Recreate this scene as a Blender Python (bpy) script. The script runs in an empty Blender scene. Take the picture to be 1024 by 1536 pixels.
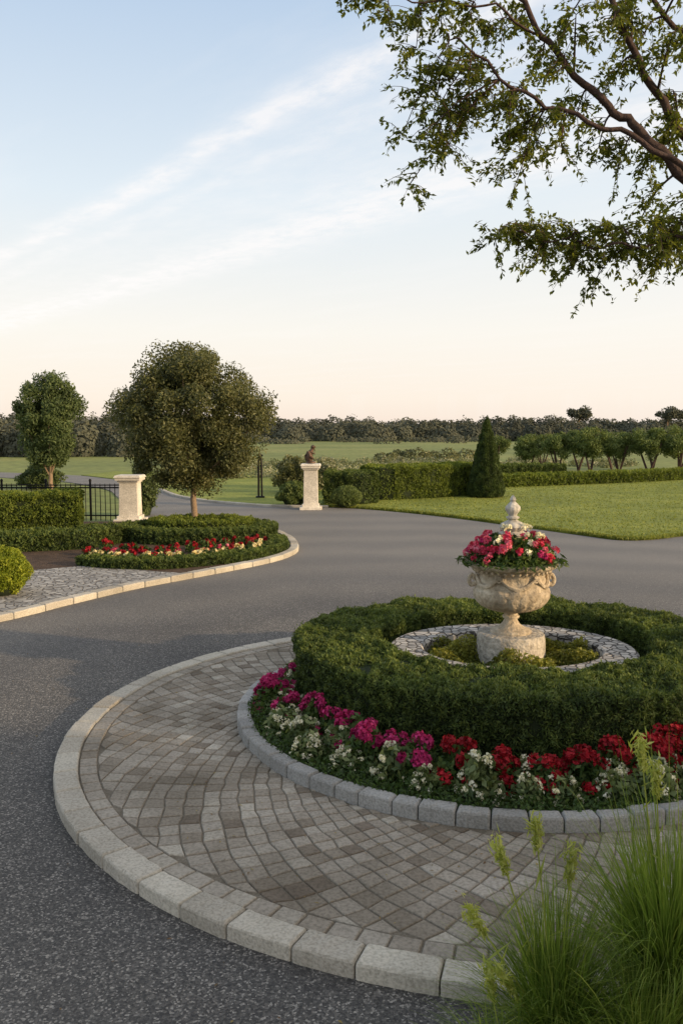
import bpy, bmesh, math, random
import numpy as np
from mathutils import Vector, noise as mnoise
random.seed(7); rng=np.random.default_rng(7)
scene=bpy.context.scene
COL=scene.collection
scene.view_settings.view_transform='Standard'
scene.view_settings.look='None'
scene.view_settings.exposure=0

# ------------------------------------------------------------ helpers
class MB:
    def __init__(s): s.c=[]; s.n=0
    def add(s,V,F,m=0,r=None,smooth=False):
        V=np.asarray(V,dtype=np.float32).reshape(-1,3)
        groups={}
        if isinstance(F,np.ndarray): groups[F.shape[1]]=(F,None)
        else:
            tmp={}
            for i,f in enumerate(F): tmp.setdefault(len(f),[]).append((i,f))
            for k,l in tmp.items(): groups[k]=(np.array([q[1] for q in l]),np.array([q[0] for q in l]))
        first=True
        for k,(A,idx) in groups.items():
            if r is None: rr=np.full(len(A),0.5)
            elif np.isscalar(r): rr=np.full(len(A),r)
            else:
                rr=np.asarray(r); rr=rr if idx is None else rr[idx]
            s.c.append((V if first else None,A+s.n,m,rr,smooth)); first=False
        s.n+=len(V)
    def mesh(s,name,mats):
        me=bpy.data.meshes.new(name)
        V=np.concatenate([c[0] for c in s.c if c[0] is not None])
        loops=np.concatenate([c[1].ravel() for c in s.c]).astype(np.int32)
        tot=np.concatenate([np.full(len(c[1]),c[1].shape[1]) for c in s.c])
        start=np.concatenate([[0],np.cumsum(tot)[:-1]]).astype(np.int32)
        mi=np.concatenate([np.full(len(c[1]),c[2]) for c in s.c]).astype(np.int32)
        rr=np.concatenate([c[3] for c in s.c]).astype(np.float32)
        sm=np.concatenate([np.full(len(c[1]),c[4]) for c in s.c])
        me.vertices.add(len(V)); me.vertices.foreach_set('co',V.ravel())
        me.loops.add(len(loops)); me.loops.foreach_set('vertex_index',loops)
        me.polygons.add(len(tot)); me.polygons.foreach_set('loop_start',start)
        for m in mats: me.materials.append(m)
        me.polygons.foreach_set('material_index',mi)
        me.polygons.foreach_set('use_smooth',sm)
        a=me.attributes.new('rnd','FLOAT','FACE'); a.data.foreach_set('value',rr)
        me.update(calc_edges=True)
        if sm.any() and len(V)<60000: me.set_sharp_from_angle(angle=math.radians(38))
        return me
    def obj(s,name,mats,**kw):
        return mkobj(name,s.mesh(name,mats),**kw)
def mkobj(name,data,loc=None,rot=None,scale=None,label=None,category=None,kind=None,group=None,parent=None):
    o=bpy.data.objects.new(name,data); COL.objects.link(o)
    if loc is not None: o.location=loc
    if rot is not None: o.rotation_euler=rot
    if scale is not None: o.scale=(scale,)*3 if np.isscalar(scale) else scale
    if label: o['label']=label
    if category: o['category']=category
    if kind: o['kind']=kind
    if group: o['group']=group
    if parent: o.parent=parent
    return o
def unit(a): return a/np.maximum(np.linalg.norm(a,axis=-1,keepdims=True),1e-9)
def fnoise(P,s,seed=0.0):
    return np.array([mnoise.noise(Vector((p[0]*s+seed,p[1]*s,p[2]*s))) for p in P])
def leaves(mb,C,N,L,W,m=0,r=None,bias=0.8,jit=0.35,fold=0.0,D=None,dj=1.0):
    n=len(C); C=np.asarray(C)
    nn=unit(np.asarray(N)*bias+rng.normal(size=(n,3))*0.6)
    d=rng.normal(size=(n,3))*dj
    if D is not None: d=d+np.asarray(D)
    d=unit(d-nn*np.sum(d*nn,axis=1,keepdims=True))
    s=np.cross(nn,d)
    l=(L*(1+jit*rng.uniform(-1,1,n)))[:,None]; w=(W*(1+jit*rng.uniform(-1,1,n)))[:,None]
    a=C-d*l*.5; b=C+d*l*.5
    V=np.stack([a,C+s*w*.5-d*l*.05+nn*w*fold,b,C-s*w*.5-d*l*.05+nn*w*fold],axis=1).reshape(-1,3)
    F=np.arange(n*4).reshape(n,4)
    if r is None: r=rng.uniform(0,1,n)
    mb.add(V,F,m,r)
def tube(mb,pts,rad,seg=8,m=0,r=None,smooth=True):
    pts=[Vector(p) for p in pts]; n=len(pts); V=[];F=[]
    up=Vector((0.13,0.31,0.94))
    for i,p in enumerate(pts):
        t=(pts[min(i+1,n-1)]-pts[max(i-1,0)]).normalized()
        if abs(t.dot(up))>.95: u2=Vector((1,0.1,0))
        else: u2=up
        a=t.cross(u2).normalized(); b=t.cross(a)
        for k in range(seg):
            an=2*math.pi*k/seg
            V.append(p+(a*math.cos(an)+b*math.sin(an))*rad[i])
    for i in range(n-1):
        for k in range(seg):
            k2=(k+1)%seg
            F.append((i*seg+k,i*seg+k2,(i+1)*seg+k2,(i+1)*seg+k))
    F.append(tuple(range(seg))[::-1]); F.append(tuple((n-1)*seg+k for k in range(seg)))
    mb.add([tuple(v) for v in V],F,m,r,smooth)
def curve(pts,n=8,closed=False):
    P=[np.array(p,float) for p in pts]; out=[]; L=len(P)
    rngi=range(L if closed else L-1)
    for i in rngi:
        if closed: p0,p1,p2,p3=P[(i-1)%L],P[i],P[(i+1)%L],P[(i+2)%L]
        else: p0,p1,p2,p3=P[max(i-1,0)],P[i],P[i+1],P[min(i+2,L-1)]
        for k in range(n):
            t=k/n
            out.append(.5*((2*p1)+(-p0+p2)*t+(2*p0-5*p1+4*p2-p3)*t*t+(-p0+3*p1-3*p2+p3)*t**3))
    if not closed: out.append(P[-1])
    return out
def lathe(mb,prof,c,seg=48,m=0,mod=None,r=None,smooth=True):
    V=[];F=[]
    for j,(rr,z) in enumerate(prof):
        for k in range(seg):
            a=2*math.pi*k/seg; q=rr*(mod(a,z,rr) if mod else 1)
            V.append((c[0]+q*math.cos(a),c[1]+q*math.sin(a),c[2]+z))
    for j in range(len(prof)-1):
        for k in range(seg):
            k2=(k+1)%seg; F.append((j*seg+k,j*seg+k2,(j+1)*seg+k2,(j+1)*seg+k))
    F.append(tuple((len(prof)-1)*seg+k for k in range(seg))); F.append(tuple(range(seg))[::-1])
    mb.add(V,F,m,r,smooth)
def box(mb,c,s,bev=0.01,m=0,taper=1.0,rotz=0,r=None):
    bm=bmesh.new(); bmesh.ops.create_cube(bm,size=1)
    for v in bm.verts:
        t=taper if v.co.z>0 else 1
        v.co=Vector((v.co.x*s[0]*t,v.co.y*s[1]*t,v.co.z*s[2]))
    if bev>0: bmesh.ops.bevel(bm,geom=bm.edges[:],offset=bev,segments=2,affect='EDGES',profile=.6)
    ca,sa=math.cos(rotz),math.sin(rotz)
    V=[(c[0]+v.co.x*ca-v.co.y*sa,c[1]+v.co.x*sa+v.co.y*ca,c[2]+v.co.z) for v in bm.verts]
    bm.verts.index_update()
    F=[tuple(v.index for v in f.verts) for f in bm.faces]
    mb.add(V,F,m,r); bm.free()
def prism(mb,pts,z0,z1,m=0):
    n=len(pts); V=[(p[0],p[1],z1) for p in pts]+[(p[0],p[1],z0) for p in pts]
    area=sum(pts[i][0]*pts[(i+1)%n][1]-pts[(i+1)%n][0]*pts[i][1] for i in range(n))
    top=tuple(range(n))
    if area<0: top=top[::-1]
    F=[top]
    for i in range(n):
        j=(i+1)%n
        F.append((i,i+n,j+n,j) if area>0 else (i,j,j+n,i+n))
    mb.add(V,F,m)

# ------------------------------------------------------------ materials
def nm(name):
    m=bpy.data.materials.new(name); m.use_nodes=True; nt=m.node_tree
    b=nt.nodes['Principled BSDF']; b.inputs['Specular IOR Level'].default_value=.3
    return m,nt,b
def N(nt,t,**kw):
    n=nt.nodes.new(t)
    for k,v in kw.items():
        if k.startswith('i_'):
            key=k[2:]; key=int(key) if key.isdigit() else key.replace('_',' ')
            n.inputs[key].default_value=v
        else: setattr(n,k,v)
    return n
def ramp(nt,stops,interp='LINEAR'):
    n=nt.nodes.new('ShaderNodeValToRGB'); cr=n.color_ramp; cr.interpolation=interp
    while len(cr.elements)<len(stops): cr.elements.new(.5)
    for e,(p,c) in zip(cr.elements,stops):
        e.position=p; e.color=(*c,1) if len(c)==3 else c
    return n
def mixc(nt,a,b,fac,mode='MIX'):
    n=nt.nodes.new('ShaderNodeMix'); n.data_type='RGBA'; n.blend_type=mode
    for sock,v in ((n.inputs[0],fac),(n.inputs[6],a),(n.inputs[7],b)):
        if hasattr(v,'links') or isinstance(v,bpy.types.NodeSocket): nt.links.new(v,sock)
        elif isinstance(v,tuple): sock.default_value=(*v,1) if len(v)==3 else v
        else: sock.default_value=v
    return n.outputs[2]
def leafmat(name,dark,mid,light,trans=.3,rough=.55,nscale=2.0):
    m,nt,b=nm(name)
    at=N(nt,'ShaderNodeAttribute',attribute_name='rnd')
    rp=ramp(nt,[(0,dark),(.5,mid),(1,light)]); nt.links.new(at.outputs['Fac'],rp.inputs[0])
    tc=N(nt,'ShaderNodeTexCoord'); no=N(nt,'ShaderNodeTexNoise',i_Scale=nscale,i_Detail=3.0)
    nt.links.new(tc.outputs['Object'],no.inputs['Vector'])
    r2=ramp(nt,[(.3,(.7,.7,.68)),(.7,(1.25,1.2,1.1))]); nt.links.new(no.outputs[0],r2.inputs[0])
    c=mixc(nt,rp.outputs[0],r2.outputs[0],1.0,'MULTIPLY')
    nt.links.new(c,b.inputs['Base Color']); b.inputs['Roughness'].default_value=rough
    b.inputs['Specular IOR Level'].default_value=.25
    tr=N(nt,'ShaderNodeBsdfTranslucent'); 
    c2=mixc(nt,c,(1.3,1.25,.6),1.0,'MULTIPLY'); nt.links.new(c2,tr.inputs[0])
    mx=N(nt,'ShaderNodeMixShader'); mx.inputs[0].default_value=trans
    nt.links.new(b.outputs[0],mx.inputs[1]); nt.links.new(tr.outputs[0],mx.inputs[2])
    nt.links.new(mx.outputs[0],nt.nodes['Material Output'].inputs[0])
    return m
def stonemat(name,stops,scale=12,bump=.3,rough=.85,rndmix=.6,speck=60,bd=.01,stain=.7):
    m,nt,b=nm(name)
    at=N(nt,'ShaderNodeAttribute',attribute_name='rnd')
    tc=N(nt,'ShaderNodeTexCoord'); no=N(nt,'ShaderNodeTexNoise',i_Scale=float(scale),i_Detail=6.0,i_Roughness=.65)
    nt.links.new(tc.outputs['Object'],no.inputs['Vector'])
    mx=N(nt,'ShaderNodeMix'); mx.data_type='FLOAT'; mx.inputs[0].default_value=rndmix
    nt.links.new(no.outputs[0],mx.inputs[2]); nt.links.new(at.outputs['Fac'],mx.inputs[3])
    rp=ramp(nt,stops); nt.links.new(mx.outputs[0],rp.inputs[0])
    n2=N(nt,'ShaderNodeTexNoise',i_Scale=float(speck),i_Detail=4.0); nt.links.new(tc.outputs['Object'],n2.inputs['Vector'])
    r2=ramp(nt,[(.3,(.62,.62,.6)),(.6,(1.1,1.1,1.1))]); nt.links.new(n2.outputs[0],r2.inputs[0])
    c=mixc(nt,rp.outputs[0],r2.outputs[0],.8,'MULTIPLY')
    n3=N(nt,'ShaderNodeTexNoise',i_Scale=1.3,i_Detail=5.0); nt.links.new(tc.outputs['Object'],n3.inputs['Vector'])
    r3=ramp(nt,[(.35,(.7,.69,.66)),(.65,(1.12,1.12,1.12))]); nt.links.new(n3.outputs[0],r3.inputs[0])
    c=mixc(nt,c,r3.outputs[0],stain,'MULTIPLY')
    nt.links.new(c,b.inputs['Base Color']); b.inputs['Roughness'].default_value=rough
    bp=N(nt,'ShaderNodeBump',i_Strength=bump,i_Distance=bd); nt.links.new(n2.outputs[0],bp.inputs['Height']); nt.links.new(bp.outputs[0],b.inputs['Normal'])
    return m
def plain(name,col,rough=.6,metal=0,ns=30):
    m,nt,b=nm(name)
    tc=N(nt,'ShaderNodeTexCoord'); no=N(nt,'ShaderNodeTexNoise',i_Scale=float(ns),i_Detail=4.0); nt.links.new(tc.outputs['Object'],no.inputs['Vector'])
    rp=ramp(nt,[(.3,tuple(x*.6 for x in col)),(.7,tuple(x*1.3 for x in col))]); nt.links.new(no.outputs[0],rp.inputs[0])
    nt.links.new(rp.outputs[0],b.inputs['Base Color']); b.inputs['Roughness'].default_value=rough; b.inputs['Metallic'].default_value=metal
    return m

M_hedge=leafmat('hedge_leaf',(.030,.052,.016),(.078,.12,.032),(.17,.22,.058),.3)
M_hedgeL=leafmat('hedge_leaf_light',(.06,.09,.018),(.13,.18,.03),(.22,.27,.045),.3)
M_tree=leafmat('tree_leaf',(.045,.058,.026),(.10,.115,.048),(.19,.195,.085),.3,.45)
M_tree2=leafmat('conifer_leaf',(.05,.08,.035),(.09,.13,.05),(.14,.185,.075),.25)
M_orch=leafmat('orchard_leaf',(.06,.095,.035),(.12,.17,.055),(.19,.24,.08),.3,.6,.4)
M_over=leafmat('overhang_leaf',(.055,.075,.018),(.12,.15,.032),(.22,.25,.055),.6,.4)
M_far=leafmat('far_leaf_haze',(.070,.080,.064),(.088,.099,.076),(.106,.117,.088),.1,.9,.04)  # atmospheric haze painted in as a paler, greyer leaf colour
M_scrub=leafmat('scrub_leaf',(.10,.13,.06),(.19,.22,.12),(.42,.42,.33),.2,.8,.2)
M_plant=leafmat('bed_leaf',(.03,.06,.015),(.06,.11,.03),(.12,.17,.05),.3)
M_pale=leafmat('pale_leaf',(.07,.11,.045),(.14,.19,.08),(.25,.30,.14),.3)
M_grass=leafmat('grass_blade',(.06,.12,.022),(.15,.24,.045),(.34,.41,.11),.45,.4,3)
M_red=leafmat('red_petal',(.14,.003,.008),(.30,.006,.016),(.48,.02,.035),.15,.6,8)
M_mag=leafmat('magenta_petal',(.25,.008,.07),(.42,.02,.14),(.6,.06,.25),.2,.6,8)
M_pink=leafmat('pink_petal',(.5,.03,.1),(.68,.1,.2),(.8,.32,.42),.2,.6,8)
M_hot=leafmat('hot_pink_petal',(.4,.01,.04),(.6,.03,.09),(.72,.1,.2),.2,.6,8)
M_white=leafmat('white_petal',(.62,.63,.48),(.78,.77,.64),(.88,.88,.8),.2,.6,8)
M_cream=leafmat('cream_petal',(.6,.5,.2),(.7,.62,.35),(.8,.75,.55),.2,.6,8)
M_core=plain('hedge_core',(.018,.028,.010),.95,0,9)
M_bark=stonemat('bark',[(0,(.17,.12,.08)),(1,(.38,.28,.19))],14,.6,.9,.2,40,.02)
M_barkd=stonemat('dark_bark',[(0,(.035,.022,.02)),(1,(.10,.06,.05))],14,.6,.8,.2,40,.02)
M_soil=stonemat('soil',[(.3,(.05,.033,.022)),(.7,(.12,.08,.055))],8,1,.95,.1,50,.03)
M_kerb=stonemat('kerb_stone',[(.1,(.34,.315,.265)),(.5,(.45,.42,.36)),(.9,(.56,.53,.45))],5,.9,.9,.5,70,.006)
M_kerbg=stonemat('grey_kerb_stone',[(.1,(.23,.23,.225)),(.5,(.33,.33,.32)),(.9,(.42,.415,.40))],5,.9,.9,.5,70,.006)
M_sett=stonemat('sett_stone',[(.05,(.15,.12,.092)),(.25,(.22,.19,.15)),(.45,(.29,.258,.213)),(.65,(.335,.305,.26)),(.82,(.38,.35,.295)),(.97,(.52,.485,.42))],9,.8,.88,.78,55,.006,.9)
M_mortar=stonemat('mortar',[(.3,(.14,.12,.092)),(.7,(.22,.195,.155))],10,.8,.95,.0,80,.005)
M_urn=stonemat('urn_stone',[(.25,(.26,.21,.145)),(.5,(.50,.425,.32)),(.75,(.68,.61,.48))],6,1,.88,.0,30,.016,.8)
M_plinth=stonemat('plinth_stone',[(.25,(.24,.215,.18)),(.5,(.43,.395,.335)),(.75,(.58,.54,.46))],8,1,.9,.0,24,.03,.8)
M_fin=stonemat('finial_stone',[(.2,(.38,.37,.34)),(.8,(.70,.67,.61))],9,.8,.85,.0,30,.012)
M_pillar=stonemat('pillar_stone',[(.2,(.58,.55,.49)),(.8,(.78,.74,.66))],5,.3,.8,.0,40,.004)
M_iron=plain('iron',(.012,.012,.012),.5,.6)
M_bronze=plain('bronze',(.12,.075,.05),.5,.4,10)

def asphalt():
    m,nt,b=nm('asphalt')
    tc=N(nt,'ShaderNodeTexCoord')
    v=N(nt,'ShaderNodeTexVoronoi',i_Scale=105.0); nt.links.new(tc.outputs['Object'],v.inputs['Vector'])
    sep=N(nt,'ShaderNodeSeparateColor'); nt.links.new(v.outputs['Color'],sep.inputs[0])
    rp=ramp(nt,[(0,(.036,.036,.036)),(.5,(.070,.069,.067)),(.82,(.112,.109,.103)),(1,(.28,.272,.255))]); nt.links.new(sep.outputs[0],rp.inputs[0])
    n2=N(nt,'ShaderNodeTexNoise',i_Scale=.35,i_Detail=6.0,i_Roughness=.65); nt.links.new(tc.outputs['Object'],n2.inputs['Vector'])
    r2=ramp(nt,[(.3,(.74,.74,.75)),(.7,(1.45,1.41,1.35))]); nt.links.new(n2.outputs[0],r2.inputs[0])
    c=mixc(nt,rp.outputs[0],r2.outputs[0],1.0,'MULTIPLY')
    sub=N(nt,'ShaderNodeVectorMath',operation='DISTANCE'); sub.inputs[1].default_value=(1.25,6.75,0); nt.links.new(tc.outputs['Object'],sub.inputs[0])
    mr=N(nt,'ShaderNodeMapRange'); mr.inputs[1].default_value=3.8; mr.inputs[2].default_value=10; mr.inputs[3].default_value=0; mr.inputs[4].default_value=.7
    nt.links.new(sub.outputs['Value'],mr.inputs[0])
    n4=N(nt,'ShaderNodeTexNoise',i_Scale=.8,i_Detail=4.0); nt.links.new(tc.outputs['Object'],n4.inputs['Vector'])
    ad=N(nt,'ShaderNodeMath',operation='MULTIPLY_ADD'); ad.inputs[1].default_value=1.3; nt.links.new(n4.outputs[0],ad.inputs[0]); nt.links.new(sub.outputs['Value'],ad.inputs[2])
    w=N(nt,'ShaderNodeMath',operation='SINE'); ml=N(nt,'ShaderNodeMath',operation='MULTIPLY'); ml.inputs[1].default_value=3.0
    nt.links.new(ad.outputs[0],ml.inputs[0]); nt.links.new(ml.outputs[0],w.inputs[0])
    wr=ramp(nt,[(0,(.90,.90,.91)),(1,(1.14,1.12,1.09))])
    mr2=N(nt,'ShaderNodeMapRange'); mr2.inputs[1].default_value=-1; nt.links.new(w.outputs[0],mr2.inputs[0]); nt.links.new(mr2.outputs[0],wr.inputs[0])
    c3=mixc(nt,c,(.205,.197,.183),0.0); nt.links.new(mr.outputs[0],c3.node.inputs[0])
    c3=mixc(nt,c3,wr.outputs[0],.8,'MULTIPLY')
    nt.links.new(c3,b.inputs['Base Color']); b.inputs['Roughness'].default_value=.75
    bp=N(nt,'ShaderNodeBump',i_Strength=.8,i_Distance=.005); nt.links.new(v.outputs['Distance'],bp.inputs['Height']); nt.links.new(bp.outputs[0],b.inputs['Normal'])
    return m
def rubble(name,scale,lo,hi,edge):
    m,nt,b=nm(name); tc=N(nt,'ShaderNodeTexCoord')
    nz=N(nt,'ShaderNodeTexNoise',i_Scale=6.0); nt.links.new(tc.outputs['Object'],nz.inputs['Vector'])
    dv=mixc(nt,tc.outputs['Object'],nz.outputs['Color'],.06)
    v=N(nt,'ShaderNodeTexVoronoi',i_Scale=float(scale)); v2=N(nt,'ShaderNodeTexVoronoi',feature='DISTANCE_TO_EDGE',i_Scale=float(scale))
    nt.links.new(dv,v.inputs['Vector']); nt.links.new(dv,v2.inputs['Vector'])
    sep=N(nt,'ShaderNodeSeparateColor'); nt.links.new(v.outputs['Color'],sep.inputs[0])
    rp=ramp(nt,[(0,lo),(1,hi)]); nt.links.new(sep.outputs[0],rp.inputs[0])
    er=ramp(nt,[(.02,(0,0,0)),(.09,(1,1,1))]); nt.links.new(v2.outputs['Distance'],er.inputs[0])
    c=mixc(nt,edge,rp.outputs[0],0.5); nt.links.new(er.outputs[0],c.node.inputs[0])
    nt.links.new(c,b.inputs['Base Color']); b.inputs['Roughness'].default_value=.85
    bp=N(nt,'ShaderNodeBump',i_Strength=1.0,i_Distance=.02); nt.links.new(er.outputs[0],bp.inputs['Height']); nt.links.new(bp.outputs[0],b.inputs['Normal'])
    return m
def lawnmat(name,a,bc,c3,s1,s2):
    m,nt,b=nm(name); tc=N(nt,'ShaderNodeTexCoord')
    n1=N(nt,'ShaderNodeTexNoise',i_Scale=s1,i_Detail=6.0,i_Roughness=.65); nt.links.new(tc.outputs['Object'],n1.inputs['Vector'])
    rp=ramp(nt,[(.3,a),(.5,bc),(.72,c3)]); nt.links.new(n1.outputs[0],rp.inputs[0])
    n2=N(nt,'ShaderNodeTexNoise',i_Scale=s2,i_Detail=4.0); nt.links.new(tc.outputs['Object'],n2.inputs['Vector'])
    r2=ramp(nt,[(.3,(.6,.6,.6)),(.7,(1.3,1.3,1.25))]); nt.links.new(n2.outputs[0],r2.inputs[0])
    c=mixc(nt,rp.outputs[0],r2.outputs[0],.9,'MULTIPLY'); nt.links.new(c,b.inputs['Base Color']); b.inputs['Roughness'].default_value=.9
    bp=N(nt,'ShaderNodeBump',i_Strength=.8,i_Distance=.03); nt.links.new(n2.outputs[0],bp.inputs['Height']); nt.links.new(bp.outputs[0],b.inputs['Normal'])
    return m
M_asph=asphalt()
M_rub=rubble('rubble_stone',14,(.24,.235,.225),(.55,.52,.47),(.06,.055,.05))
M_rub2=rubble('crazy_paving',9.5,(.22,.215,.205),(.44,.43,.40),(.13,.12,.11))
M_lawn=lawnmat('lawn_grass',(.14,.175,.03),(.20,.235,.04),(.28,.30,.06),.5,14.0)
M_field=lawnmat('field_grass',(.11,.145,.038),(.19,.22,.06),(.28,.27,.09),.035,1.5)
M_moss=lawnmat('bed_cover',(.02,.028,.012),(.035,.05,.018),(.06,.08,.03),4.0,40.0)

# ------------------------------------------------------------ ground, road, lawns
mb=MB(); S=1500; mb.add([(-S,-60,-.03),(S,-60,-.03),(S,2500,-.03),(-S,2500,-.03)],[(0,1,2,3)])
mb.obj('ground',[M_field],kind='structure',label='green meadow stretching to the horizon')
edge=curve([(12,21.5),(9,20.2),(7.7,19.5),(6.7,18.85),(6.05,18.8),(5.5,19.6),(4.3,21.6),(3.36,23.1),(2.2,24.7),(.96,26),(-.2,26.8),(-2,27.0),(-3.4,27.9),(-4.8,29.4),(-6.0,31.4),(-7.2,34.5),(-9,39),(-14,46),(-26,53)],5)
left=curve([(-26,49),(-15,42.5),(-10,36),(-8,31),(-6.4,27),(-5.6,24),(-5.2,22.4)],5)
road=[(22,-4),(22,25)]+[tuple(p) for p in edge]+[tuple(p) for p in left]+[(-6,20),(-14,20),(-14,-4)]
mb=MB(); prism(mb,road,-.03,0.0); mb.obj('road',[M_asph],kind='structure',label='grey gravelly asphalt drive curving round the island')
l1=[tuple(p) for p in curve([(30,27),(20,24.6),(12,21.45),(9,20.25),(7.7,19.55),(6.75,18.95),(6.1,18.92),(5.6,19.75),(4.4,21.75),(3.46,23.25),(2.3,24.85),(1.06,26.15),(-.2,26.95),(-1,27.05)],5)]
lawn=l1+[(-1,36),(10,41),(30,44)]
mb=MB(); prism(mb,lawn,-.02,.035); mb.obj('lawn',[M_lawn],kind='structure',label='mown sunlit lawn bordering the asphalt drive')
l2=[tuple(p) for p in curve([(-1.02,27.06),(-2,27.15),(-3.35,28.1),(-4.7,29.6),(-5.9,31.6),(-7.05,34.7),(-8.8,39),(-13.8,46)],5)]
mb=MB(); prism(mb,l2+[(-13,50),(-1.02,44)],-.02,.035); mb.obj('lawn',[M_lawn],kind='structure',label='mown verge beside the curving drive')
mb=MB()
P=np.array(l1); seg=rng.integers(8,len(P)-1,9000); t=rng.uniform(0,1,9000)[:,None]
C=P[seg]*(1-t)+P[seg+1]*t; C=np.c_[C+rng.normal(0,.05,(9000,2)),np.full(9000,.03)+rng.uniform(0,.03,9000)]
leaves(mb,C,np.tile([0,-1,.2],(9000,1)),.09,.02,0,None,.5,.4,0,np.tile([0,0,1.5],(9000,1)),.6)
n=50000; x=rng.uniform(-1,17,n); y=19+24*rng.uniform(0,1,n)**1.5
ok=np.interp(x,[-1,1.06,3.46,5.6,6.1,7.7,12,20],[27.1,26.2,23.3,19.8,18.95,19.6,21.5,24.7])<y
C=np.c_[x[ok],y[ok],np.full(ok.sum(),.045)]; leaves(mb,C,np.tile([0,-.6,.6],(len(C),1)),.06,.02,0,None,.5,.4,0,np.tile([0,0,1.],(len(C),1)),.8)
mb.obj('grass_tuft',[leafmat('lawn_blade',(.11,.15,.025),(.18,.22,.04),(.29,.31,.06),.3)],kind='stuff',label='short grass blades over the lawn and its edge')

def kerb(mb,path,w,h,slen,gap=.012,c=.02,z0=-.02,closed=False,m=0,vj=.004):
    P=[np.array(p[:2],float) for p in path]
    if closed: P=P+[P[0]]
    P=np.array(P); d=np.r_[0,np.cumsum(np.linalg.norm(np.diff(P,axis=0),axis=1))]; T=d[-1]
    n=max(1,int(round(T/slen))); cuts=np.linspace(0,T,n+1)
    cuts[1:-1]+=rng.uniform(-.1,.1,n-1)*slen
    def at(s):
        x=np.interp(s,d,P[:,0]); y=np.interp(s,d,P[:,1])
        e=.03; x2=np.interp(min(s+e,T),d,P[:,0])-np.interp(max(s-e,0),d,P[:,0]); y2=np.interp(min(s+e,T),d,P[:,1])-np.interp(max(s-e,0),d,P[:,1])
        t=np.array([x2,y2]); t/=np.linalg.norm(t)+1e-9
        return np.array([x,y]),np.array([-t[1],t[0]])
    for i in range(n):
        a,b=cuts[i]+gap/2,cuts[i+1]-gap/2
        hh=h+rng.uniform(-vj,vj); ww=w+rng.uniform(-.006,.003); off=rng.uniform(-.003,.003); tl=rng.normal(0,.006)
        st=[(a,c),(a+c*.4,c*.3),(a+c,0)]+[(a+(b-a)*k/6,0) for k in (1,2,3,4,5)]+[(b-c,0),(b-c*.4,c*.3),(b,c)]
        V=[];F=[]
        for s,ins in st:
            p,nn=at(s)
            hw=ww/2-ins*.4+rng.normal(0,.0012); H=hh-ins
            for (x,z) in ((-hw,z0),(-hw,H-c),(-hw+c*.35,H-c*.3),(-hw+c,H),(hw-c,H),(hw-c*.35,H-c*.3),(hw,H-c),(hw,z0)):
                q=p+nn*(x+off); V.append((q[0],q[1],z+(x*tl*3+rng.normal(0,.0015) if z>0 else 0)))
        K=8
        for j in range(len(st)-1):
            for k in range(K-1): F.append((j*K+k,j*K+k+1,(j+1)*K+k+1,(j+1)*K+k))
        F.append(tuple(range(K))[::-1]); F.append(tuple((len(st)-1)*K+k for k in range(K)))
        mb.add(V,F,m,float(rng.uniform(0,1)))
def circ(cx,cy,rx,ry=None,n=160): 
    ry=ry or rx
    return [(cx+rx*math.cos(2*math.pi*k/n),cy+ry*math.sin(2*math.pi*k/n)) for k in range(n)]

# ------------------------------------------------------------ paved circle
OC=(1.25,6.75); OR=3.38
mb=MB(); prism(mb,circ(*OC,OR-.08),-.02,.051,0)
mb.obj('pavement_base',[M_mortar],kind='structure',label='sand joints beneath the paved circle')
mb=MB(); kerb(mb,circ(*OC,OR-.085,n=240),.165,.078,.335,.008,.013,-.02,True)
mb.obj('kerb',[M_kerb],kind='structure',label='pale stone kerb ring around the paved circle')
def sett(mb,Q,z,h,r,gap=.006):
    Q=np.array(Q); c=Q.mean(axis=0); 
    e=max(np.linalg.norm(Q[0]-Q[2]),.02)/2
    V=[];tilt=rng.normal(0,.012,2)
    for (f,zz) in ((1-gap/e,z-.02),(1-gap/e,z+h*.6),(1-(gap+.003)/e,z+h*.88),(1-(gap+.009)/e,z+h)):
        for q in Q:
            p=c+(q-c)*f; V.append((p[0],p[1],zz+((p-c)@tilt if zz>z else 0)))
    F=[]
    for l in range(3):
        for k in range(4): F.append((l*4+k,l*4+(k+1)%4,(l+1)*4+(k+1)%4,(l+1)*4+k))
    F.append((12,13,14,15)); mb.add(V,F,0,r)
mb=MB()
n=132
for k in range(n):
    a0=2*math.pi*k/n; a1=2*math.pi*(k+1)/n; r0,r1=3.208-.125,3.208
    Q=[(OC[0]+r*math.cos(a),OC[1]+r*math.sin(a)) for r,a in ((r0,a0),(r1,a0),(r1,a1),(r0,a1))]
    sett(mb,Q,.03,.033+rng.uniform(-.002,.002),float(np.clip(rng.normal(.66,.12),0,1)),.006)
m_,n_=124,70; s=2*math.pi/math.hypot(m_,n_)
e1=np.array([n_,m_])*s/math.hypot(m_,n_); e2=np.array([m_,-n_])*s/math.hypot(m_,n_)
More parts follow.
